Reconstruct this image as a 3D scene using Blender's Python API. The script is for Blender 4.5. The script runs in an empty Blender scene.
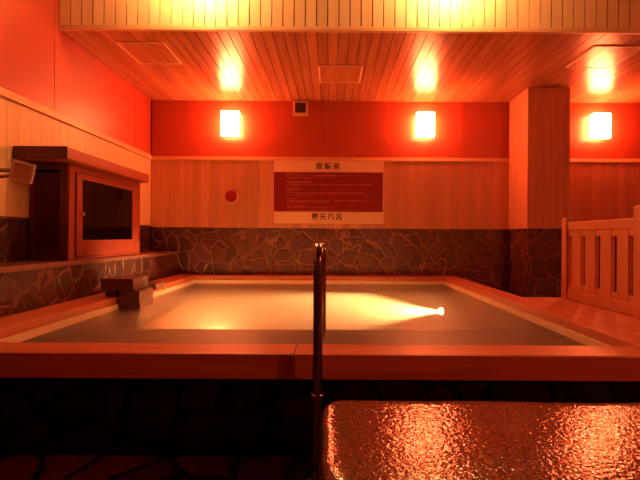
import bpy, bmesh, math, random
from mathutils import Vector, Matrix, noise
random.seed(7)
H = 0.92            # camera height; shape coordinates below are relative to eye level
SC = bpy.context.scene
COL = SC.collection

# ------------------------------------------------------------------ helpers
class MB:
    def __init__(s): s.bm = bmesh.new()
    def box(s, x0, x1, y0, y1, z0, z1, bev=0.0, seg=2):
        t = bmesh.new()
        v = [t.verts.new((x, y, z + H)) for x in (x0, x1) for y in (y0, y1) for z in (z0, z1)]
        for f in ((0,1,3,2),(4,6,7,5),(0,4,5,1),(2,3,7,6),(0,2,6,4),(1,5,7,3)):
            t.faces.new([v[i] for i in f])
        bmesh.ops.recalc_face_normals(t, faces=t.faces)
        if bev: bmesh.ops.bevel(t, geom=t.edges[:], offset=bev, segments=seg, affect='EDGES', profile=.5)
        s.join(t); return s
    def join(s, t, mat=None):
        if mat is not None: t.transform(mat)
        m = bpy.data.meshes.new('tmp'); t.to_mesh(m); t.free()
        s.bm.from_mesh(m); bpy.data.meshes.remove(m)
    def rbox(s, c, size, rot, bev=0.003, seg=2):
        t = bmesh.new(); bmesh.ops.create_cube(t, size=1)
        bmesh.ops.scale(t, vec=size, verts=t.verts)
        if bev: bmesh.ops.bevel(t, geom=t.edges[:], offset=bev, segments=seg, affect='EDGES', profile=.5)
        s.join(t, Matrix.Translation((c[0], c[1], c[2] + H)) @ rot); return s
    def cyl(s, p, q, r, r2=None, n=24, bev=0):
        p = Vector((p[0], p[1], p[2] + H)); q = Vector((q[0], q[1], q[2] + H)); d = q - p
        t = bmesh.new()
        bmesh.ops.create_cone(t, cap_ends=True, segments=n, radius1=r, radius2=r if r2 is None else r2, depth=d.length)
        if bev:
            es = [e for e in t.edges if abs(e.verts[0].co.z - e.verts[1].co.z) < 1e-6]
            bmesh.ops.bevel(t, geom=es, offset=bev, segments=3, affect='EDGES', profile=.5)
        s.join(t, Matrix.Translation((p + q) / 2) @ d.to_track_quat('Z', 'Y').to_matrix().to_4x4()); return s
    def tube(s, pts, r, n=20):
        pts = [Vector((a, b, c + H)) for a, b, c in pts]; rings = []
        up = Vector((1, 0, 0))
        for i, p in enumerate(pts):
            d = (pts[min(i+1, len(pts)-1)] - pts[max(i-1, 0)]).normalized()
            u = (up - d * up.dot(d)).normalized(); w = d.cross(u)
            rings.append([s.bm.verts.new(p + r * (math.cos(2*math.pi*k/n) * u + math.sin(2*math.pi*k/n) * w)) for k in range(n)])
        for a, b in zip(rings, rings[1:]):
            for k in range(n): s.bm.faces.new((a[k], a[(k+1) % n], b[(k+1) % n], b[k]))
        s.bm.faces.new(rings[0][::-1]); s.bm.faces.new(rings[-1])
        return s
    def build(s, name, mat, parent=None, smooth=False, mats=None):
        bmesh.ops.recalc_face_normals(s.bm, faces=s.bm.faces)
        m = bpy.data.meshes.new(name); s.bm.to_mesh(m); s.bm.free()
        for k in (mats or [mat]): m.materials.append(k)
        if smooth:
            m.polygons.foreach_set('use_smooth', [True] * len(m.polygons))
            m.set_sharp_from_angle(angle=math.radians(40))
        o = bpy.data.objects.new(name, m); COL.objects.link(o)
        if parent is not None:
            o.parent = parent
            o.matrix_parent_inverse = Matrix.Translation(-parent_world(parent))
        return o
def parent_world(p):
    return Vector(p.location) if p.type == 'EMPTY' else Vector((0, 0, 0))   # parts already sit in world space
def tag(o, label=None, cat=None, group=None, kind=None):
    for k, v in (('label', label), ('category', cat), ('group', group), ('kind', kind)):
        if v: o[k] = v
    return o
def empty(name, loc, **k):
    o = bpy.data.objects.new(name, None); COL.objects.link(o)
    o.location = (loc[0], loc[1], loc[2] + H); o.empty_display_size = .1
    return tag(o, **k)

# ------------------------------------------------------------------ materials
def new(name):
    m = bpy.data.materials.new(name); m.use_nodes = True
    nt = m.node_tree; b = nt.nodes['Principled BSDF']
    return m, nt, b
def N(nt, t, **k):
    n = nt.nodes.new(t)
    for a, v in k.items(): setattr(n, a, v)
    return n
def mixc(nt, fac, a, b, mode='MIX'):
    n = N(nt, 'ShaderNodeMix', data_type='RGBA', blend_type=mode)
    for s, v in ((0, fac), (6, a), (7, b)):
        if isinstance(v, (int, float)): n.inputs[s].default_value = v
        elif isinstance(v, tuple): n.inputs[s].default_value = (*v, 1)
        else: nt.links.new(v, n.inputs[s])
    return n.outputs[2]
def ramp(nt, src, a, b, c0=(0,0,0), c1=(1,1,1)):
    r = N(nt, 'ShaderNodeValToRGB'); nt.links.new(src, r.inputs[0])
    r.color_ramp.elements[0].position = a; r.color_ramp.elements[1].position = b
    r.color_ramp.elements[0].color = (*c0, 1); r.color_ramp.elements[1].color = (*c1, 1)
    return r.outputs[0]
def coords(nt, scale=(1,1,1)):
    g = N(nt, 'ShaderNodeNewGeometry'); mp = N(nt, 'ShaderNodeMapping')
    nt.links.new(g.outputs['Position'], mp.inputs[0]); mp.inputs['Scale'].default_value = scale
    return mp.outputs[0], g
def wood(name, light, dark, axis='Z', rough=.4, spec=.5, var=.35, grain=1.0):
    m, nt, b = new(name)
    k = 22 * grain; sc = [k, k, k]; sc['XYZ'.index(axis)] = 1.3
    co, g = coords(nt, tuple(sc))
    # shift the grain from board to board
    ad = N(nt, 'ShaderNodeVectorMath', operation='ADD'); nt.links.new(co, ad.inputs[0])
    mu = N(nt, 'ShaderNodeMath', operation='MULTIPLY'); mu.inputs[1].default_value = 37
    nt.links.new(g.outputs['Random Per Island'], mu.inputs[0]); nt.links.new(mu.outputs[0], ad.inputs[1])
    n1 = N(nt, 'ShaderNodeTexNoise'); n1.inputs['Scale'].default_value = 1; n1.inputs['Detail'].default_value = 5
    n1.inputs['Distortion'].default_value = .6
    nt.links.new(ad.outputs[0], n1.inputs[0])
    f = ramp(nt, n1.outputs[0], .3, .72)
    c = mixc(nt, f, dark, light)
    r = ramp(nt, g.outputs['Random Per Island'], 0, 1, (1-var,)*3, (1, 1, 1))
    c = mixc(nt, 1.0, c, r, 'MULTIPLY')
    nt.links.new(c, b.inputs['Base Color'])
    b.inputs['Roughness'].default_value = rough; b.inputs['Specular IOR Level'].default_value = spec
    bp = N(nt, 'ShaderNodeBump'); bp.inputs['Strength'].default_value = .12; bp.inputs['Distance'].default_value = .004
    nt.links.new(n1.outputs[0], bp.inputs['Height']); nt.links.new(bp.outputs[0], b.inputs['Normal'])
    return m
def plain(name, col, rough=.5, metal=0, spec=.5, noise_amt=.12, nscale=8, bump=0):
    m, nt, b = new(name)
    co, g = coords(nt)
    n1 = N(nt, 'ShaderNodeTexNoise'); n1.inputs['Scale'].default_value = nscale; n1.inputs['Detail'].default_value = 4
    nt.links.new(co, n1.inputs[0])
    c = mixc(nt, n1.outputs[0], tuple(x*(1-noise_amt) for x in col), tuple(min(1, x*(1+noise_amt)) for x in col))
    nt.links.new(c, b.inputs['Base Color'])
    b.inputs['Roughness'].default_value = rough; b.inputs['Metallic'].default_value = metal
    b.inputs['Specular IOR Level'].default_value = spec
    if bump:
        bp = N(nt, 'ShaderNodeBump'); bp.inputs['Strength'].default_value = bump; bp.inputs['Distance'].default_value = .004
        nt.links.new(n1.outputs[0], bp.inputs['Height']); nt.links.new(bp.outputs[0], b.inputs['Normal'])
    return m
def crazy(name, stone_a, stone_b, mortar, scale=5, width=.045, rough=.45, raised=True, flat='Y'):
    m, nt, b = new(name); b.inputs['Specular IOR Level'].default_value = .1 if 'plinth' in name else .5
    s = [.02 if a == flat else 1 for a in 'XYZ']
    co, g = coords(nt, tuple(s))
    nw = N(nt, 'ShaderNodeTexNoise'); nw.inputs['Scale'].default_value = scale * 1.2; nw.inputs['Detail'].default_value = 3
    nt.links.new(co, nw.inputs[0])
    wv = N(nt, 'ShaderNodeVectorMath', operation='SCALE'); wv.inputs['Scale'].default_value = .50 / scale
    nt.links.new(nw.outputs['Color'], wv.inputs[0])
    ad = N(nt, 'ShaderNodeVectorMath', operation='ADD'); nt.links.new(co, ad.inputs[0]); nt.links.new(wv.outputs[0], ad.inputs[1])
    ve = N(nt, 'ShaderNodeTexVoronoi', feature='DISTANCE_TO_EDGE'); ve.inputs['Scale'].default_value = scale
    vc = N(nt, 'ShaderNodeTexVoronoi', feature='F1'); vc.inputs['Scale'].default_value = scale
    for v in (ve, vc): nt.links.new(ad.outputs[0], v.inputs['Vector']); v.inputs['Randomness'].default_value = 1
    sep = N(nt, 'ShaderNodeSeparateColor'); nt.links.new(vc.outputs['Color'], sep.inputs[0])
    nf = N(nt, 'ShaderNodeTexNoise'); nf.inputs['Scale'].default_value = 45; nf.inputs['Detail'].default_value = 5
    nt.links.new(co, nf.inputs[0])
    c = mixc(nt, sep.outputs[0], stone_a, stone_b)
    fr = ramp(nt, nf.outputs[0], .3, .7, (.6,.6,.6), (1.1,1.1,1.1))
    c = mixc(nt, 1.0, c, fr, 'MULTIPLY')
    e = ramp(nt, ve.outputs['Distance'], width * .45, width)
    c = mixc(nt, e, mortar, c)
    nt.links.new(c, b.inputs['Base Color']); b.inputs['Roughness'].default_value = rough
    e2 = ramp(nt, ve.outputs['Distance'], width * .3, width * 2.2)
    hm = N(nt, 'ShaderNodeMath', operation='MULTIPLY_ADD')
    nt.links.new(nf.outputs[0], hm.inputs[0]); hm.inputs[1].default_value = .25; nt.links.new(e2, hm.inputs[2])
    bp = N(nt, 'ShaderNodeBump'); bp.inputs['Strength'].default_value = .7; bp.inputs['Distance'].default_value = .012
    nt.links.new(hm.outputs[0], bp.inputs['Height']); nt.links.new(bp.outputs[0], b.inputs['Normal'])
    return m
def emit(name, col, strength):
    m, nt, b = new(name)
    b.inputs['Base Color'].default_value = (.8, .75, .65, 1)
    b.inputs['Emission Color'].default_value = (*col, 1); b.inputs['Emission Strength'].default_value = strength
    return m

LAMP = (1.0, .20, .06)
W_L = (.74, .31, .18); W_D = (.62, .24, .13)
M = {}
M['wood_z'] = wood('vertical_cedar', W_L, W_D, 'Z', .5, var=.25)
M['pale'] = wood('lamplit_cedar', (.84, .56, .31), (.76, .47, .24), 'Z', .5, var=.16)  # panelling wood lightened and yellowed: lamp light painted into the colour
M['wood_ceil'] = wood('ceiling_cedar', (.66, .27, .13), (.48, .15, .065), 'Y', .27, .7, var=.25)
M['wood_x'] = wood('rim_cedar_x', (.62,.17,.075), (.42,.09,.036), 'X', .42, var=.15)
M['wood_y'] = wood('rim_cedar_y', (.66,.19,.085), (.44,.10,.04), 'Y', .42, var=.15)
M['gate'] = wood('gate_cedar', (.62,.22,.11), (.50,.15,.07), 'Z', .45, var=.12)
M['gate_rail'] = wood('gate_rail_cedar', (.62,.22,.11), (.50,.15,.07), 'Y', .45, var=.12)
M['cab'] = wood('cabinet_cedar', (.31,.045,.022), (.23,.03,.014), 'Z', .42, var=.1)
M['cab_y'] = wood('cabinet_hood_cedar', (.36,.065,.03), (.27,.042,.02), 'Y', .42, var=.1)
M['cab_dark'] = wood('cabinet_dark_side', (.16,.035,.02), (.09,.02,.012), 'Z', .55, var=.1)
M['trim'] = wood('moulding_cedar', (.82,.46,.24), (.66,.33,.15), 'Y', .45, var=.05)
M['trim_x'] = wood('moulding_cedar_x', (.82,.46,.24), (.66,.33,.15), 'X', .45, var=.05)
M['red'] = plain('red_paint', (.45, .06, .028), .40, noise_amt=.10, nscale=5, bump=.05)
M['hatch'] = plain('hatch_edge', (.9, .58, .38), .35, noise_amt=.05)
M['dim'] = plain('dark_plaster', (.10, .02, .012), .8)
M['dark'] = plain('dark_backing', (.05, .018, .01), .8)
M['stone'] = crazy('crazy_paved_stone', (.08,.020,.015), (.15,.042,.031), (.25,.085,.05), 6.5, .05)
M['stone_n'] = crazy('crazy_paved_stone_pillar', (.08,.020,.015), (.15,.042,.031), (.25,.085,.05), 5.5, .05, flat='N')
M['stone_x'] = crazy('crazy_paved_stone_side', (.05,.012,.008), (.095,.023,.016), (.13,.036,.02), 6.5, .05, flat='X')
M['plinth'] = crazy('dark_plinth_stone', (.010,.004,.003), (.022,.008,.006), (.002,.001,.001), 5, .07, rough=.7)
M['floor'] = crazy('dark_flagstone', (.10,.035,.027), (.18,.07,.053), (.006,.002,.002), 4.2, .06, rough=.35, flat='Z')
M['granite'] = plain('ledge_granite', (.20, .07, .05), .35, noise_amt=.75, nscale=90, bump=.5)
M['lining'] = plain('tub_lining', (.88, .66, .42), .5, noise_amt=.06)
M['bench'] = plain('tub_bench_stone', (.50, .25, .15), .6, noise_amt=.15)
M['steel'] = plain('brushed_steel', (.30, .22, .19), .22, metal=1, noise_amt=.03)
M['chrome'] = plain('chrome', (.8, .75, .7), .12, metal=1, noise_amt=.02)
M['black'] = plain('black_plastic', (.012, .01, .01), .3)
M['white'] = plain('white_plastic', (.85, .70, .6), .4, noise_amt=.03)
M['btn'] = plain('red_button', (.30, .012, .01), .3, noise_amt=.05)
M['spk'] = plain('dark_grille', (.10, .035, .025), .6)
M['sign_cream'] = plain('sign_cream', (.86, .52, .34), .45, noise_amt=.03)
M['sign_red'] = plain('sign_maroon', (.24, .012, .012), .35, noise_amt=.05)
M['ink'] = plain('sign_ink', (.05, .008, .006), .5)
M['faint'] = plain('sign_faint_text', (.80, .22, .18), .5)
M['lampface'] = emit('lamp_glass', LAMP, 130)
M['lampface_hi'] = emit('lamp_glass_upper', (1, .46, .15), 135)
M['lampface_fill'] = emit('fill_lamp_glass', LAMP, 230)  # stronger glow for the added fill lamp behind the camera
M['uw_lens'] = emit('underwater_lens', (1, .55, .18), 90)
# hammered wet granite of the foreground block
m, nt, b = new('hammered_granite'); co, g = coords(nt)
n1 = N(nt, 'ShaderNodeTexNoise'); n1.inputs['Scale'].default_value = 80; n1.inputs['Detail'].default_value = 3
n2 = N(nt, 'ShaderNodeTexNoise'); n2.inputs['Scale'].default_value = 240; n2.inputs['Detail'].default_value = 2
for n in (n1, n2): nt.links.new(co, n.inputs[0])
c = mixc(nt, ramp(nt, n2.outputs[0], .35, .65), (.06, .018, .012), (.24, .09, .055))
nt.links.new(c, b.inputs['Base Color']); b.inputs['Roughness'].default_value = .11; b.inputs['Specular IOR Level'].default_value = .9
bp = N(nt, 'ShaderNodeBump'); bp.inputs['Strength'].default_value = .34; bp.inputs['Distance'].default_value = .006
nt.links.new(n1.outputs[0], bp.inputs['Height']); nt.links.new(bp.outputs[0], b.inputs['Normal'])
M['hammered'] = m
# tinted door glass
m, nt, b = new('cabinet_glass')
b.inputs['Base Color'].default_value = (.16, .03, .02, 1); b.inputs['Roughness'].default_value = .05
b.inputs['Transmission Weight'].default_value = 1; b.inputs['IOR'].default_value = 1.25
M['glass'] = m
# floodlight lens
m, nt, b = new('floodlight_lens'); b.inputs['Base Color'].default_value = (.7, .42, .25, 1)
b.inputs['Roughness'].default_value = .3; b.inputs['Metallic'].default_value = .2
M['lens'] = m
# cloudy bath water: clear surface over a scattering volume
def water(name, reflect):
    m = bpy.data.materials.new(name); m.use_nodes = True; nt = m.node_tree
    nt.nodes.remove(nt.nodes['Principled BSDF']); out = nt.nodes['Material Output']
    tr = N(nt, 'ShaderNodeBsdfTransparent')
    if reflect:
        gl = N(nt, 'ShaderNodeBsdfGlossy'); gl.inputs['Roughness'].default_value = .40
        fr = N(nt, 'ShaderNodeFresnel'); fr.inputs['IOR'].default_value = 1.33
        co, g = coords(nt); n1 = N(nt, 'ShaderNodeTexNoise'); n1.inputs['Scale'].default_value = 6; nt.links.new(co, n1.inputs[0])
        bp = N(nt, 'ShaderNodeBump'); bp.inputs['Strength'].default_value = .08; bp.inputs['Distance'].default_value = .01
        nt.links.new(n1.outputs[0], bp.inputs['Height']); nt.links.new(bp.outputs[0], gl.inputs['Normal'])
        mx = N(nt, 'ShaderNodeMixShader'); nt.links.new(fr.outputs[0], mx.inputs[0])
        nt.links.new(tr.outputs[0], mx.inputs[1]); nt.links.new(gl.outputs[0], mx.inputs[2])
        nt.links.new(mx.outputs[0], out.inputs['Surface'])
    else: nt.links.new(tr.outputs[0], out.inputs['Surface'])
    vs = N(nt, 'ShaderNodeVolumeScatter'); vs.inputs['Color'].default_value = (.95, .80, .6, 1)
    vs.inputs['Density'].default_value = 1.1; vs.inputs['Anisotropy'].default_value = .25
    va = N(nt, 'ShaderNodeVolumeAbsorption'); va.inputs['Color'].default_value = (.97, .45, .15, 1); va.inputs['Density'].default_value = .55
    av = N(nt, 'ShaderNodeAddShader'); nt.links.new(vs.outputs[0], av.inputs[0]); nt.links.new(va.outputs[0], av.inputs[1])
    nt.links.new(av.outputs[0], out.inputs['Volume'])
    return m
M['water'] = water('bath_water_surface', True); M['water_in'] = water('bath_water_body', False)

# ------------------------------------------------------------------ room constants (relative to eye level)
XL, XR, YB, YF = -2.27, 4.4, 5.43, -1.3
ZC, ZU, ZW, ZM = 1.705, 2.75, .11, .955     # low ceiling, upper ceiling, bottom and top of the wood panelling
YS = 3.56                                  # face of the dropped ceiling
FL = -.92

floor = MB().box(XL-.1, XR+.1, YF-.1, YB+.1, FL-.3, FL-.001)
# the tub is sunk through the floor, so the floor is laid around it
floor.bm.free(); floor = MB()
for r in ((XL-.1, XR+.1, YF-.1, 1.80), (XL-.1, -1.93, 1.80, YB+.1), (1.56, XR+.1, 1.80, YB+.1)):
    floor.box(*r, FL-.3, FL)
tag(floor.build('floor', M['floor']), kind='structure')

def boards_x(mb, x0, x1, w, gap, y0, y1, z0, z1):       # boards side by side along x
    n = round((x1-x0)/w); w = (x1-x0)/n
    for i in range(n): mb.box(x0+i*w+gap/2, x0+(i+1)*w-gap/2, y0, y1, z0, z1)
def boards_y(mb, y0, y1, w, gap, x0, x1, z0, z1):
    n = round((y1-y0)/w); w = (y1-y0)/n
    for i in range(n): mb.box(x0, x1, y0+i*w+gap/2, y0+(i+1)*w-gap/2, z0, z1)

# back wall
wb = empty('wall_back', (0, YB, FL), kind='structure')
MB().box(XL-.1, XR+.1, YB, YB+.15, FL, ZC+.1).build('masonry', M['dark'], wb)
MB().box(XL, XR, YB-.012, YB-.001, FL, ZW-.001).build('stone_cladding', M['stone'], wb)
p = MB(); boards_x(p, XL, XR, .105, .0015, YB-.045, YB-.001, ZW, ZM); p.build('wood_paneling', M['wood_z'], wb)
p = MB()
xs = [XL, -.13, 1.65, 2.9, XR]
for a, b_ in zip(xs, xs[1:]): p.box(a+.002, b_-.002, YB-.03, YB-.001, ZM+.02, ZC)
p.build('painted_panel', M['red'], wb)
p = MB().box(XL+.001, XR, YB-.06, YB-.001, ZM-.005, ZM+.02, .004).box(XL+.001, XR, YB-.045, YB-.001, ZM+.02, ZM+.045, .003)
p.build('moulding', M['trim_x'], wb)
# left wall
wl = empty('wall_left', (XL, 2, FL), kind='structure')
MB().box(XL-.2, XL-.05, YF-.1, YB+.1, FL, ZU+.1).build('masonry', M['dark'], wl)
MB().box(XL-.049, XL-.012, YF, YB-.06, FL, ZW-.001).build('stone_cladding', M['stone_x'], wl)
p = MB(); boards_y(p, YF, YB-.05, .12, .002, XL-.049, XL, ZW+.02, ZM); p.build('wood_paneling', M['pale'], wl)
MB().box(XL-.049, XL+.004, YF, YB-.06, ZW, ZW+.02).build('base_moulding', M['cab_dark'], wl)
p = MB(); ys = [YF, 0, 1.8, 3.51, 4.955, YB-.045]
for a, b_ in zip(ys, ys[1:]): p.box(XL-.049, XL-.004, a+.003, b_-.003, ZM+.02, ZU)
p.build('painted_panel', M['red'], wl)
MB().box(XL-.04, XL+.02, YF, YB-.06, ZM-.005, ZM+.02, .004).box(XL-.04, XL+.008, YF, YB-.05, ZM+.02, ZM+.055, .003).build('moulding', M['trim'], wl)
# right and rear walls (out of the frame, they close the room)
wr = empty('wall_right', (XR, 2, FL), kind='structure')
MB().box(XR, XR+.15, YF-.1, YB+.1, FL, ZU+.1).build('painted_panel', M['red'], wr)
p = MB(); boards_y(p, YF, YB-.05, .12, .002, XR-.03, XR-.001, FL, ZM); p.build('wood_paneling', M['cab'], wr)
wf = empty('wall_front', (0, YF, FL), kind='structure')
MB().box(XL-.1, XR+.1, YF-.15, YF, FL, ZU+.1).build('painted_panel', M['dim'], wf)
p = MB(); boards_x(p, XL, XR-.04, .12, .002, YF+.001, YF+.03, FL, ZM); p.build('wood_paneling', M['cab_dark'], wf)
# dropped ceiling, its front face, upper ceiling
ce = empty('ceiling', (0, 4.5, ZC), kind='structure')
p = MB(); boards_x(p, XL, XR, .0927, .006, YS+.02, YB-.031, ZC, ZC+.018); p.build('ceiling_board', M['wood_ceil'], ce)
MB().box(XL-.04, XR, YS+.03, YB, ZC+.019, ZC+.06).build('backing', M['dark'], ce)
wu = empty('wall_upper', (0, YS, ZC), kind='structure')
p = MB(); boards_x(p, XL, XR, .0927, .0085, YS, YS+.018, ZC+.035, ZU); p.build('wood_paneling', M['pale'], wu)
MB().box(XL-.003, XR, YS+.019, YS+.06, ZC+.065, ZU).build('backing', M['dark'], wu)
tag(MB().box(XL-.003, XR, YS-.012, YS+.019, ZC-.004, ZC+.034, .003).build('trim_1', M['trim_x']), kind='structure')
cu = empty('ceiling', (0, 1, ZU), kind='structure')
MB().box(XL-.1, XR+.1, YF-.1, YS+.1, ZU, ZU+.1).build('painted_panel', M['dim'], cu)

# pillar
pi = empty('pillar', (2.475, 5.1, FL), kind='structure')
p = MB(); PX0, PX1, PY = 2.21, 2.69, 4.88
p.box(PX0, PX0+.012, PY, YB-.05, ZW, ZC-.001)
for a, b_ in ((PX0+.0005, PX0+.09), (PX0+.0915, PX0+.405), (PX0+.4065, PX1-.001)): p.box(a, b_, PY-.012, PY-.0005, ZW, ZC-.001, .001, 1)
p.box(PX1-.012, PX1, PY, YB-.05, ZW, ZC-.001)
p.build('wood_cladding', M['wood_z'], pi)
MB().box(PX0+.013, PX1-.013, PY, YB-.05, ZW, ZC-.002).build('core', M['dark'], pi)
MB().box(PX0+.03, PX1-.03, PY+.03, YB-.02, FL, ZW-.001).build('stone_cladding', M['stone_n'], pi)

# ledge along the left wall
le = empty('stone_ledge', (-2.1, 3.8, FL), label='stone ledge with granite top running along the left wall under the cabinet', cat='ledge')
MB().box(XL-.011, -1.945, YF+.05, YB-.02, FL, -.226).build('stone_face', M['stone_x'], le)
MB().box(XL-.011, -1.93, YF+.05, YB-.02, -.225, -.19, .006).build('granite_top', M['granite'], le)

# ------------------------------------------------------------------ tub
tub = empty('soaking_tub', (-.2, 1.76, FL), label='large sunken soaking tub with wide cedar rim and dark stone front', cat='bath')
IX0, IX1, IY0, IY1, WZ = -1.68, 1.385, 1.93, 5.24, -.572
OX0, OX1, OY0, OY1 = -1.928, 1.555, 1.757, 5.415
def rim(name, *a, mat='wood_x'): return MB().box(*a, .006).build(name, M[mat], tub, smooth=False)
rim('rim_board', OX0, -.155, OY0, IY0, -.585, -.48)
rim('rim_board', -.153, 2.62, OY0, IY0, -.585, -.48)
rim('rim_board', OX0, IX0, IY0+.001, OY1, -.53, -.48, mat='wood_y')
rim('rim_board', IX1, OX1, IY0+.001, OY1, -.53, -.48, mat='wood_y')
rim('rim_board', IX0+.001, IX1-.001, IY1, OY1, -.53, -.48)
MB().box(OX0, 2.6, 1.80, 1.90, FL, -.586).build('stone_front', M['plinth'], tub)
lin = MB()
for r in ((IX0-.1, IX0+.012, IY0-.02, IY1+.1), (IX1-.012, IX1+.1, IY0-.02, IY1+.1), (IX0+.012, IX1-.012, IY0-.02, IY0+.012), (IX0+.012, IX1-.012, IY1-.012, IY1+.1)):
    lin.box(*r, -1.2, -.531 if r[2] > 2 or 1 else -.586)
lin.bm.free(); lin = MB()
lin.box(IX0-.1, IX0+.015, IY0+.002, IY1+.1, -1.2, -.531)
lin.box(IX1-.015, IX1+.1, IY0+.002, IY1+.1, -1.2, -.531)
lin.box(IX0+.015, IX1-.015, IY1-.015, IY1+.1, -1.2, -.531)
lin.box(IX0+.015, IX1-.015, 1.901, IY0+.012, -1.2, -.586)
lin.build('lining', M['lining'], tub)
LX0, LX1, LY0, LY1 = IX0+.015, IX1-.015, IY0+.012, IY1-.015
BX0, BX1, BY0, BY1, BZ, PZ = -1.48, 1.19, 3.24, 5.0, -.70, -1.15
be = MB()
for r in ((LX0, BX0, LY0, LY1), (BX1, LX1, LY0, LY1), (BX0, BX1, LY0, BY0), (BX0, BX1, BY1, LY1)): be.box(*r, -1.2, BZ)
be.box(BX0, BX1, BY0, BY1, -1.2, PZ)
be.build('bench_step', M['bench'], tub)

# water
w = MB(); bm = w.bm; e = .0015
def V(x, y, z): return bm.verts.new((x, y, z + H))
def ring(x0, x1, y0, y1, z): return [V(x0, y0, z), V(x1, y0, z), V(x1, y1, z), V(x0, y1, z)]
T = ring(LX0+e, LX1-e, LY0+e, LY1-e, WZ); B = ring(LX0+e, LX1-e, LY0+e, LY1-e, BZ+e)
I = ring(BX0+e, BX1-e, BY0+e, BY1-e, BZ+e); P = ring(BX0+e, BX1-e, BY0+e, BY1-e, PZ+e)
bm.faces.new(T)
for a, b_ in ((T, B), (B, I), (I, P)):
    for k in range(4):
        f = bm.faces.new((a[k], a[(k+1) % 4], b_[(k+1) % 4], b_[k])); f.material_index = 1
f = bm.faces.new(P); f.material_index = 1
wo = w.build('bath_water', None, mats=[M['water'], M['water_in']])
tag(wo, 'cloudy still bath water filling the cedar-rimmed tub', 'water', kind='stuff')

# underwater lamp on the pit wall
ul = empty('underwater_lamp', (1.15, 4.49, -.78), label='glowing underwater lamp at the far right of the tub', cat='lamp')
MB().cyl((1.188, 4.49, -.765), (1.14, 4.47, -.765), .052, .048, bev=.004).build('housing', M['steel'], ul, True)
MB().cyl((1.1405, 4.47, -.765), (1.13, 4.466, -.765), .038, .034).build('lens', M['uw_lens'], ul, True)

ul = empty('underwater_lamp', (-.84, 3.26, -.80), label='underwater lamp on the near wall of the tub, glowing away towards the back wall', cat='lamp')
MB().cyl((-.84, 3.243, -.80), (-.84, 3.29, -.795), .052, .048, bev=.004).build('housing', M['steel'], ul, True)
MB().cyl((-.84, 3.291, -.795), (-.84, 3.302, -.794), .038, .034).build('lens', M['uw_lens'], ul, True)

# ------------------------------------------------------------------ deck and slatted gate panel on the right
dk = empty('wooden_deck', (2.1, 2.6, FL), label='low cedar deck beside the right rim of the tub under the slatted panel', cat='deck')
p = MB()
x = 1.557
for wd in (.30, .30, .30, .14): p.box(x, x+wd-.002, IY0+.002, 3.5, -.53, -.48, .004); x += wd
p.build('deck_board', M['wood_y'], dk)
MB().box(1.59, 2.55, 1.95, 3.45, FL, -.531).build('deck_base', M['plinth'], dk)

GX = 1.885
ga = empty('slatted_partition', (GX, 3.0, -.48), label='low slatted wooden fence panel standing on the deck at right', cat='fence')
MB().box(GX-.03, GX+.03, 3.405, 3.475, -.479, .165, .004).build('post', M['gate'], ga)
MB().box(GX-.04, GX+.04, 2.52, 2.635, -.479, .20, .004).build('post', M['gate'], ga)
MB().box(GX-.02, GX+.02, 2.636, 3.404, .065, .128, .003).build('rail', M['gate_rail'], ga)
MB().box(GX-.02, GX+.02, 2.636, 3.404, -.47, -.405, .003).build('rail', M['gate_rail'], ga)
sl = [(3.345, 3.23), (3.175, 3.06), (3.0, 2.885), (2.825, 2.715)]
for a, b_ in sl: MB().box(GX-.014, GX+.014, b_, a, -.404, .064, .002).build('slat', M['gate'], ga)
ed = [3.404] + [v for s_ in sl for v in s_] + [2.636]
for k in range(0, len(ed), 2):
    a, b_ = ed[k], ed[k+1]
    MB().box(GX-.010, GX+.010, b_+.001, a-.001, .02, .064).build('spacer_block', M['gate'], ga)
    MB().box(GX-.010, GX+.010, b_+.001, a-.001, -.404, -.355).build('spacer_block', M['gate'], ga)

# ------------------------------------------------------------------ television cabinet
CX, CY0, CY1, CZ0, CZ1 = -1.97, 3.22, 4.41, -.189, .545
cab = empty('television_cabinet', (-2.12, 3.8, CZ0), label='wooden wall cabinet with sloping hood and dark glass door on the stone ledge', cat='cabinet')
wx = XL + .004
p = MB()
p.box(wx, CX-.02, CY1-.02, CY1, CZ0, CZ1)                      # far side
p.box(wx, CX-.02, CY0+.02, CY1-.02, CZ0, CZ0+.02)              # bottom
p.box(wx, wx+.012, CY0+.02, CY1-.02, CZ0+.02, CZ1)             # back
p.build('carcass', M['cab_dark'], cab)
# near side: a louvred panel
p = MB()
p.box(wx, wx+.04, CY0, CY0+.02, CZ0, CZ1); p.box(CX-.07, CX-.02, CY0, CY0+.02, CZ0, CZ1)
p.box(wx+.04, CX-.07, CY0, CY0+.02, CZ0, CZ0+.05); p.box(wx+.04, CX-.07, CY0, CY0+.02, CZ1-.05, CZ1)
k = 0; z = CZ0+.065
while z < CZ1-.06:
    p.rbox(((wx+.04+CX-.07)/2, CY0+.012, z), (CX-.07-wx-.04, .004, .034), Matrix.Rotation(math.radians(35), 4, 'X'), 0); z += .034
lv = p.build('louvered_side', M['cab_dark'], cab); lv['label'] = 'dark louvred side panel'
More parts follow.
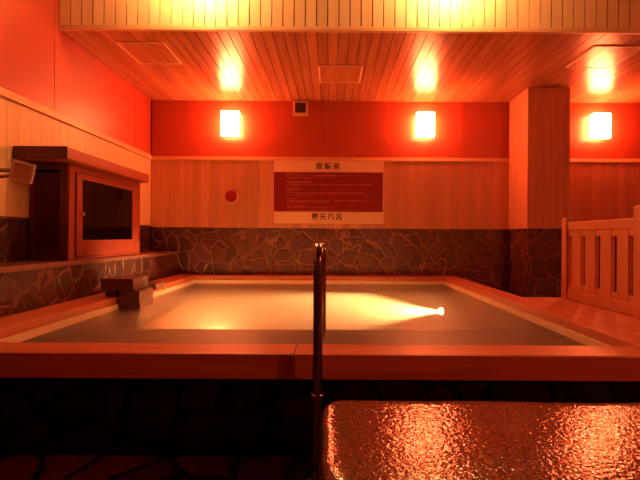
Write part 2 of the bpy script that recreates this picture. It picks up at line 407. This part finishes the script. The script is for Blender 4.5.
# face frame
WY0, WY1, WZ0, WZ1 = 3.375, 4.225, -.035, .44
p = MB()
p.box(CX-.02, CX, CY0, CY0+.075, CZ0, CZ1, .002); p.box(CX-.02, CX, CY1-.055, CY1, CZ0, CZ1, .002)
p.box(CX-.02, CX, CY0+.075, CY1-.055, CZ0, CZ0+.022, .001); p.box(CX-.02, CX, CY0+.075, CY1-.055, WZ1+.05, CZ1, .001)
p.build('face_frame', M['cab'], cab)
dY0, dY1, dZ0, dZ1 = CY0+.078, CY1-.058, CZ0+.026, WZ1+.046
p = MB()
p.box(CX-.012, CX+.012, dY0, WY0, dZ0, dZ1, .003); p.box(CX-.012, CX+.012, WY1, dY1, dZ0, dZ1, .003)
p.box(CX-.012, CX+.012, WY0, WY1, dZ0, WZ0, .002); p.box(CX-.012, CX+.012, WY0, WY1, WZ1, dZ1, .002)
door = p.build('cabinet_door', M['cab'], cab)
MB().box(CX-.004, CX, WY0, WY1, WZ0, WZ1).build('glass_pane', M['glass'], door)
MB().cyl((CX+.012, WY0-.03, .165), (CX+.032, WY0-.03, .165), .008).cyl((CX+.03, WY0-.03, .165), (CX+.045, WY0-.03, .165), .016, bev=.004).build('knob', M['chrome'], door, True)
for z in (.36, -.06): MB().box(CX+.001, CX+.016, dY1-.004, dY1+.012, z, z+.07, .002).build('hinge', M['steel'], door)
# hood
p = MB(); bm = p.bm
hx0, hx1, hy0, hy1 = wx, -1.885, 3.05, 4.42
p.box(hx0, hx1, hy0+.013, hy1, CZ1+.001, .63, .003)
p.build('hood', M['cab_y'], cab)
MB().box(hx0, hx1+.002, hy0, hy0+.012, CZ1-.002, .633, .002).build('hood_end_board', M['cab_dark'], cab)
# television behind the glass
tv = empty('television', (-2.12, 3.8, CZ0+.021), label='dark flat television behind the glass door of the cabinet', cat='television')
MB().box(-2.12, -2.07, 3.33, 4.26, -.07, .47, .006).build('casing', M['black'], tv)
MB().box(-2.069, -2.066, 3.36, 4.23, -.04, .44).build('screen', plain('screen_glass', (.02,.008,.008), .25, spec=.15), tv)
MB().box(-2.12, -2.07, 3.6, 4.0, CZ0+.021, -.071).build('stand', M['black'], tv)

# ------------------------------------------------------------------ floodlight on its bracket, left wall
fl = empty('floodlight', (XL, 2.55, .35), label='small square floodlight on a bracket at the left edge beside the cabinet', cat='floodlight')
fc = Vector((-1.835, 2.56, .375))
R = Matrix.Rotation(math.radians(25), 4, 'Z') @ Matrix.Rotation(math.radians(12), 4, 'Y') @ Matrix.Rotation(math.radians(8), 4, 'X')
q = R.to_3x3()
MB().rbox(fc, (.085, .07, .10), R, .008).build('housing', M['steel'], fl, True)
fr_ = MB(); off = q @ Vector((0, -.04, 0))
for dx, dz, sx, sz in ((0, .052, .114, .012), (0, -.052, .114, .012), (.051, 0, .012, .092), (-.051, 0, .012, .092)):
    fr_.rbox(fc + off + q @ Vector((dx, 0, dz)), (sx, .016, sz), R, .002)
fr_.build('front_frame', M['white'], fl)
MB().rbox(fc + q @ Vector((0, -.039, 0)), (.090, .006, .092), R, .001).build('lens', M['lens'], fl)
MB().box(XL+.001, XL+.02, 2.50, 2.60, .27, .43, .003).build('wall_plate', M['cab_dark'], fl)
MB().cyl((XL+.018, 2.55, .39), (fc.x-.05, 2.565, .385), .012).cyl((XL+.018, 2.55, .31), (fc.x-.05, 2.565, .36), .010).build('bracket', M['steel'], fl, True)

# ------------------------------------------------------------------ sign
SY = YB - .045
sg = empty('notice_board', (-.045, SY, .17), label='wide notice board with Japanese lettering in the middle of the back wall', cat='sign')
sx0, sx1 = -.728, .645
MB().box(sx0, sx1, SY-.020, SY-.001, .168, .948, .003).build('board', M['sign_cream'], sg)
MB().box(sx0+.001, sx1-.012, SY-.023, SY-.0205, .314, .808).build('dark_panel', M['sign_red'], sg)
def text(s, size, x, y, z, mat, parent, sp=1.0):
    cu_ = bpy.data.curves.new('lettering', 'FONT'); cu_.body = s; cu_.size = size; cu_.extrude = .0012; cu_.offset = .0012
    cu_.align_x = 'CENTER'; cu_.align_y = 'CENTER'; cu_.space_character = sp
    o = bpy.data.objects.new('tmp', cu_); COL.objects.link(o)
    bpy.context.view_layer.update()
    me = bpy.data.meshes.new_from_object(o.evaluated_get(bpy.context.evaluated_depsgraph_get()))
    bpy.data.objects.remove(o)
    me.transform(Matrix.Translation((x, y, z + H)) @ Matrix.Rotation(math.radians(90), 4, 'X'))
    me.materials.clear(); me.materials.append(mat)
    o = bpy.data.objects.new('lettering', me); COL.objects.link(o)
    o.parent = parent; o.matrix_parent_inverse = Matrix.Translation(-parent_world(parent))
    return o
text('炭酸泉', .092, -.055, SY-.0225, .878, M['ink'], sg, 1.35)
text('露天風呂', .088, -.065, SY-.0225, .247, M['ink'], sg, 1.28)
# rows of small print, too fine to read: broken strokes
rnd = random.Random(3)
def row(px0, px1, py, h, dense):
    p = MB(); x = (px0-332)/430*5.36; xe = (px1-332)/430*5.36; z = (237-py)/430*5.36
    while x < xe:
        wd = rnd.uniform(.010, .022)
        if rnd.random() < dense:
            p.box(x, min(x+wd*.8, xe), SY-.0245, SY-.0235, z-h/2, z-h/2+h*.28)
            p.box(x, min(x+wd*.6, xe), SY-.0245, SY-.0235, z+h/2-h*.28, z+h/2)
        x += wd
    x0_ = (px0-332)/430*5.36; p.box(x0_, x - wd*.4, SY-.0242, SY-.0236, z+h/2-h*.2, z+h/2-h*.2+.0012); p.box(x0_, x0_+.003, SY-.0243, SY-.0236, z-h/2, z+h/2)
    p.build('text_line', M['faint'], sg)
for a in ((285.5,297.5,173.8,.016,.95),(287,333,176,.011,.55),(313,350,175.6,.013,.6),(287,322,178.2,.011,.6),
          (285.5,312,182.2,.016,.95),(287,358,184.6,.010,.6),(360,372,184.6,.012,.9),(287,299,186.6,.010,.5),
          (285.5,300,189.4,.016,.95),(287,293,191.6,.010,.5),(287,318,193.2,.011,.6),(320,365,193.2,.012,.75),(287,313,195.4,.010,.5),
          (287,297,198.6,.010,.6),(287,330,200.8,.012,.65),(335,373,200.8,.012,.7),(287,326,202.6,.010,.6),
          (287,304,206.2,.011,.7),(287,331,207.8,.010,.55),(287,348,210.6,.010,.7)):
    row(*a)

# emergency button, ceiling speaker
eb = empty('call_button', (-1.262, SY, .5), label='round red button with pale ring on the wood panelling below the left lamp', cat='button')
MB().cyl((-1.262, SY-.001, .5), (-1.262, SY-.018, .5), .090, .085, 40, .004).build('ring', M['hatch'], eb, True)
MB().cyl((-1.262, SY-.0185, .5), (-1.262, SY-.035, .5), .080, .072, 40, .006).build('button', M['btn'], eb, True)
sp = empty('wall_speaker', (-.40, YB-.03, 1.51), label='small dark square speaker high on the red wall under the ceiling', cat='speaker')
MB().box(-.492, -.308, YB-.10, YB-.031, 1.515, 1.685, .006).build('case', M['trim'], sp)
g_ = MB().box(-.465, -.335, YB-.106, YB-.1005, 1.54, 1.66)
for k in range(9): g_.box(-.465, -.335, YB-.109, YB-.106, 1.543+k*.013, 1.549+k*.013)
g_.build('grille', M['spk'], sp)

# ------------------------------------------------------------------ wall lamps
def lamp(x, z, y, label, face, arm=.03):
    r = empty('wall_lamp', (x, y, z), label=label, cat='lamp', group='square wall lamps')
    MB().box(x-.05, x+.05, y-.014, y-.001, z-.07, z+.07, .003).build('back_plate', M['steel'], r)
    MB().box(x-.02, x+.02, y-.0145-arm, y-.0145, z-.02, z+.02).build('arm', M['steel'], r)
    MB().box(x-.110, x+.110, y-.095-arm, y-.015-arm, z-.155, z+.155, .012, 3).build('lamp_shade', face, r, True)
    MB().box(x-.112, x+.112, y-.060-arm, y-.020-arm, z-.165, z-.1555, .003).build('bottom_clip', M['steel'], r)
    return r
LZ = 1.39
lamp(-1.265, LZ, YB-.03, 'glowing square wall lamp at left on the red wall above the round button', M['lampface'])
lamp(1.145, LZ, YB-.03, 'middle glowing wall lamp, right of the notice board and left of the pillar', M['lampface'])
lamp(3.31, LZ, YB-.03, 'glowing wall lamp on the red wall right of the pillar', M['lampface'])
lamp(-1.07, 2.13, YS, 'wall lamp on the upper boarded face above the dropped ceiling edge, left one', M['lampface_hi'], .20)
lamp(.96, 2.13, YS, 'wall lamp on the upper boarded face above the dropped ceiling edge, right one', M['lampface_hi'], .20)
rl = lamp(0, 0, 0, 'added fill lamp, unseen on the dark wall behind the viewer, facing the pillar', M['lampface_fill'])  # unseen lamp added to brighten pillar front, gate and right of fascia
rl.location = (3.5, YF+.031, 1.35+H); rl.rotation_euler.z = math.pi

# ------------------------------------------------------------------ access hatches in the ceiling
def hatch(x0, x1, y0, y1, label):
    r = empty('ceiling_hatch', ((x0+x1)/2, (y0+y1)/2, ZC), label=label, cat='hatch', group='square hatches in the ceiling')
    t = .018; z0, z1 = ZC-.008, ZC-.0005; f = MB()
    f.box(x0, x0+t, y0, y1, z0, z1); f.box(x1-t, x1, y0, y1, z0, z1)
    f.box(x0+t, x1-t, y0, y0+t*.7, z0, z1); f.box(x0+t, x1-t, y1-t*.7, y1, z0, z1)
    f.build('hatch_frame', M['hatch'], r)
    p = MB(); boards_x(p, x0+t+.002, x1-t-.002, .0927, .004, y0+t, y1-t, ZC-.005, ZC-.0006); p.build('hatch_panel', M['wood_ceil'], r)
hatch(-1.91, -1.485, 3.78, 4.25, 'square framed ceiling hatch near the left wall')
hatch(-.15, .30, 4.27, 4.73, 'square framed ceiling hatch above the notice board')
hatch(2.31, 2.76, 3.80, 4.28, 'square framed ceiling hatch at right in front of the pillar')

# ------------------------------------------------------------------ stone blocks of the inlet
def rough_block(mb, x0, x1, y0, y1, z0, z1, seed, n=5, amp=.006):
    t = bmesh.new(); bmesh.ops.create_cube(t, size=1)
    bmesh.ops.subdivide_edges(t, edges=t.edges[:], cuts=n, use_grid_fill=True)
    c = Vector(((x0+x1)/2, (y0+y1)/2, (z0+z1)/2+H)); s = Vector((x1-x0, y1-y0, z1-z0))
    for v in t.verts:
        p_ = Vector((v.co.x*s.x, v.co.y*s.y, v.co.z*s.z))
        d = noise.noise_vector(p_*14 + Vector((seed*7.1, seed*3.3, 0))) * amp
        bottom = v.co.z < -.49
        v.co = c + p_ * .985 + (Vector((d.x, d.y, 0)) if bottom or v.co.z > .49 else d)
    mb.join(t)
M['block'] = plain('inlet_stone', (.14, .055, .038), .5, noise_amt=.5, nscale=35, bump=.4)
rb = MB(); rough_block(rb, -1.662, -1.50, 3.36, 3.62, BZ+.004, -.430, 2)
tag(rb.build('inlet_stone', M['block']), 'stone block standing in the water at the left rim beneath the larger block', 'stone block')
rb = MB(); rough_block(rb, -1.80, -1.545, 3.35, 3.62, -.428, -.335, 1)
rough_block(rb, -1.79, -1.70, 3.40, 3.60, -.478, -.426, 5)
tag(rb.build('inlet_stone', M['block']), 'flat stone block lying topmost over the left rim of the tub', 'stone block')
rb = MB(); rough_block(rb, -1.80, -1.555, 3.80, 4.02, -.479, -.428, 3)
tag(rb.build('inlet_stone', M['block']), 'smallest stone block, lying on the left rim just beyond the stacked pair', 'stone block')

# ------------------------------------------------------------------ handrail
rx = -.052
hr = empty('handrail', (rx, 1.65, FL), label='tall steel handrail standing at the front of the tub and curving into the water', cat='handrail')
pts = [(rx, 1.65, FL+.005), (rx, 1.65, -.4), (rx, 1.65, -.10)]
for k in range(1, 9):
    a = k/8*math.pi/2; pts.append((rx, 1.65+.06*(1-math.cos(a)), -.10+.06*math.sin(a)))
pts += [(rx, 1.9, -.042), (rx, 2.3, -.046), (rx, 2.53, -.05)]
for k in range(1, 9):
    a = k/8*math.pi/2; pts.append((rx, 2.53+.07*math.sin(a), -.05-.07*(1-math.cos(a))))
pts += [(rx, 2.60, -.3), (rx, 2.60, BZ+.004)]
MB().tube(pts, .019).build('rail_tube', M['steel'], hr, True)
MB().cyl((rx, 1.65, FL+.001), (rx, 1.65, FL+.012), .05, .045, 32, .003).build('floor_flange', M['steel'], hr, True)
MB().cyl((rx, 1.65, -.625), (rx, 1.65, -.60), .027, n=24, bev=.003).cyl((rx, 1.665, -.612), (rx, 1.80, -.612), .008).build('wall_bracket', M['steel'], hr, True)

# ------------------------------------------------------------------ foreground granite block
bm = bmesh.new()
gx0, gx1, gy0, gy1 = -.028, 2.3, .78, 1.34
def outline(inset, z, r):
    x0, x1, y0, y1 = gx0+inset, gx1-inset, gy0+inset, gy1-inset; r0 = r; o = []
    for sx, sy, a0, r in ((1, 1, 0, r0*.7), (0, 1, 90, r0*.7), (0, 0, 180, r0*1.9), (1, 0, 270, r0*1.9)):
        cx_ = x1-r if sx else x0+r; cy_ = y1-r if sy else y0+r
        for k in range(13):
            a = math.radians(a0 + k*90/12)
            o.append((cx_+r*math.cos(a), cy_+r*math.sin(a)))
    L = []
    for i in range(len(o)):
        a, b_ = Vector(o[i]), Vector(o[(i+1) % len(o)]); n = max(1, int((b_-a).length/.03))
        for k in range(n): L.append(a.lerp(b_, k/n))
    return L
base = outline(0, 0, .10)
cen = Vector(((gx0+gx1)/2, (gy0+gy1)/2))
rings = []
for inset, z in ((.02, FL+.001), (.012, FL+.02), (.006, -.75), (0, -.60), (0, -.545), (.004, -.520), (.012, -.508), (.026, -.500), (.06, -.497)):
    rr = []
    for q_ in base:
        d = Vector((max(gx0+.12, min(gx1-.12, q_.x)), max(gy0+.12, min(gy1-.12, q_.y)))) - q_
        d = d.normalized() if d.length else d
        p2 = q_ + d*inset
        w_ = noise.noise(Vector((p2.x*4, p2.y*4, z*5)))*.008 + noise.noise(Vector((p2.x*22, p2.y*22, z*22)))*.006
        p2 = p2 + d*w_
        rr.append(bm.verts.new((p2.x, p2.y, z+H)))
    rings.append(rr)
n = len(base)
for a, b_ in zip(rings, rings[1:]):
    for k in range(n): bm.faces.new((a[k], a[(k+1) % n], b_[(k+1) % n], b_[k]))
bm.faces.new(rings[-1]); bm.faces.new(rings[0][::-1])
s_ = MB(); s_.bm.free(); s_.bm = bm
tag(s_.build('granite_block', M['hammered'], smooth=True), 'large hammered granite block with rounded edge in the right foreground', 'stone block')

# ------------------------------------------------------------------ lights
sd = bpy.data.lights.new('underwater_beam', 'SPOT'); sd.energy = 6500; sd.color = (1, .62, .20)
sd.spot_size = math.radians(33); sd.spot_blend = 1; sd.shadow_soft_size = .01
so = bpy.data.objects.new('underwater_beam', sd); COL.objects.link(so)
so.location = (1.115, 4.455, -.765+H)
so.rotation_euler = (Vector((-1.6, 4.15, -.74)) - Vector((1.115, 4.455, -.765))).to_track_quat('-Z', 'Y').to_euler()

s2 = bpy.data.lights.new('underwater_beam', 'SPOT'); s2.energy = 2000; s2.color = (1, .62, .20)
s2.spot_size = math.radians(92); s2.spot_blend = 1; s2.shadow_soft_size = .01
so = bpy.data.objects.new('underwater_beam', s2); COL.objects.link(so)
so.location = (-.84, 3.32, -.79+H)
so.rotation_euler = Vector((-.45, 1, -.62)).to_track_quat('-Z', 'Y').to_euler()

# world: a dim closed interior
wd = bpy.data.worlds.new('world'); SC.world = wd; wd.use_nodes = True
wd.node_tree.nodes['Background'].inputs[0].default_value = (.02, .004, .002, 1)
wd.node_tree.nodes['Background'].inputs[1].default_value = .2

# ------------------------------------------------------------------ camera
cd = bpy.data.cameras.new('camera'); co_ = bpy.data.objects.new('camera', cd); COL.objects.link(co_)
cd.sensor_width = 36; cd.lens = 430/640*36; cd.shift_x = -12/640; cd.shift_y = -3/640; cd.clip_start = .02
co_.matrix_world = Matrix.Translation((0, 0, H)) @ Matrix.Rotation(math.radians(90), 4, 'X') @ Matrix.Rotation(math.radians(.35), 4, 'Z')
SC.camera = co_
SC.view_settings.view_transform = 'Standard'; SC.view_settings.look = 'None'
SC.view_settings.gamma = 1; SC.view_settings.exposure = -.1; SC.view_settings.use_curve_mapping = False
SC.cycles.use_denoising = True
SC.cycles.max_bounces = 8; SC.cycles.transparent_max_bounces = 12; SC.cycles.volume_bounces = 1
SC.cycles.sample_clamp_indirect = 6
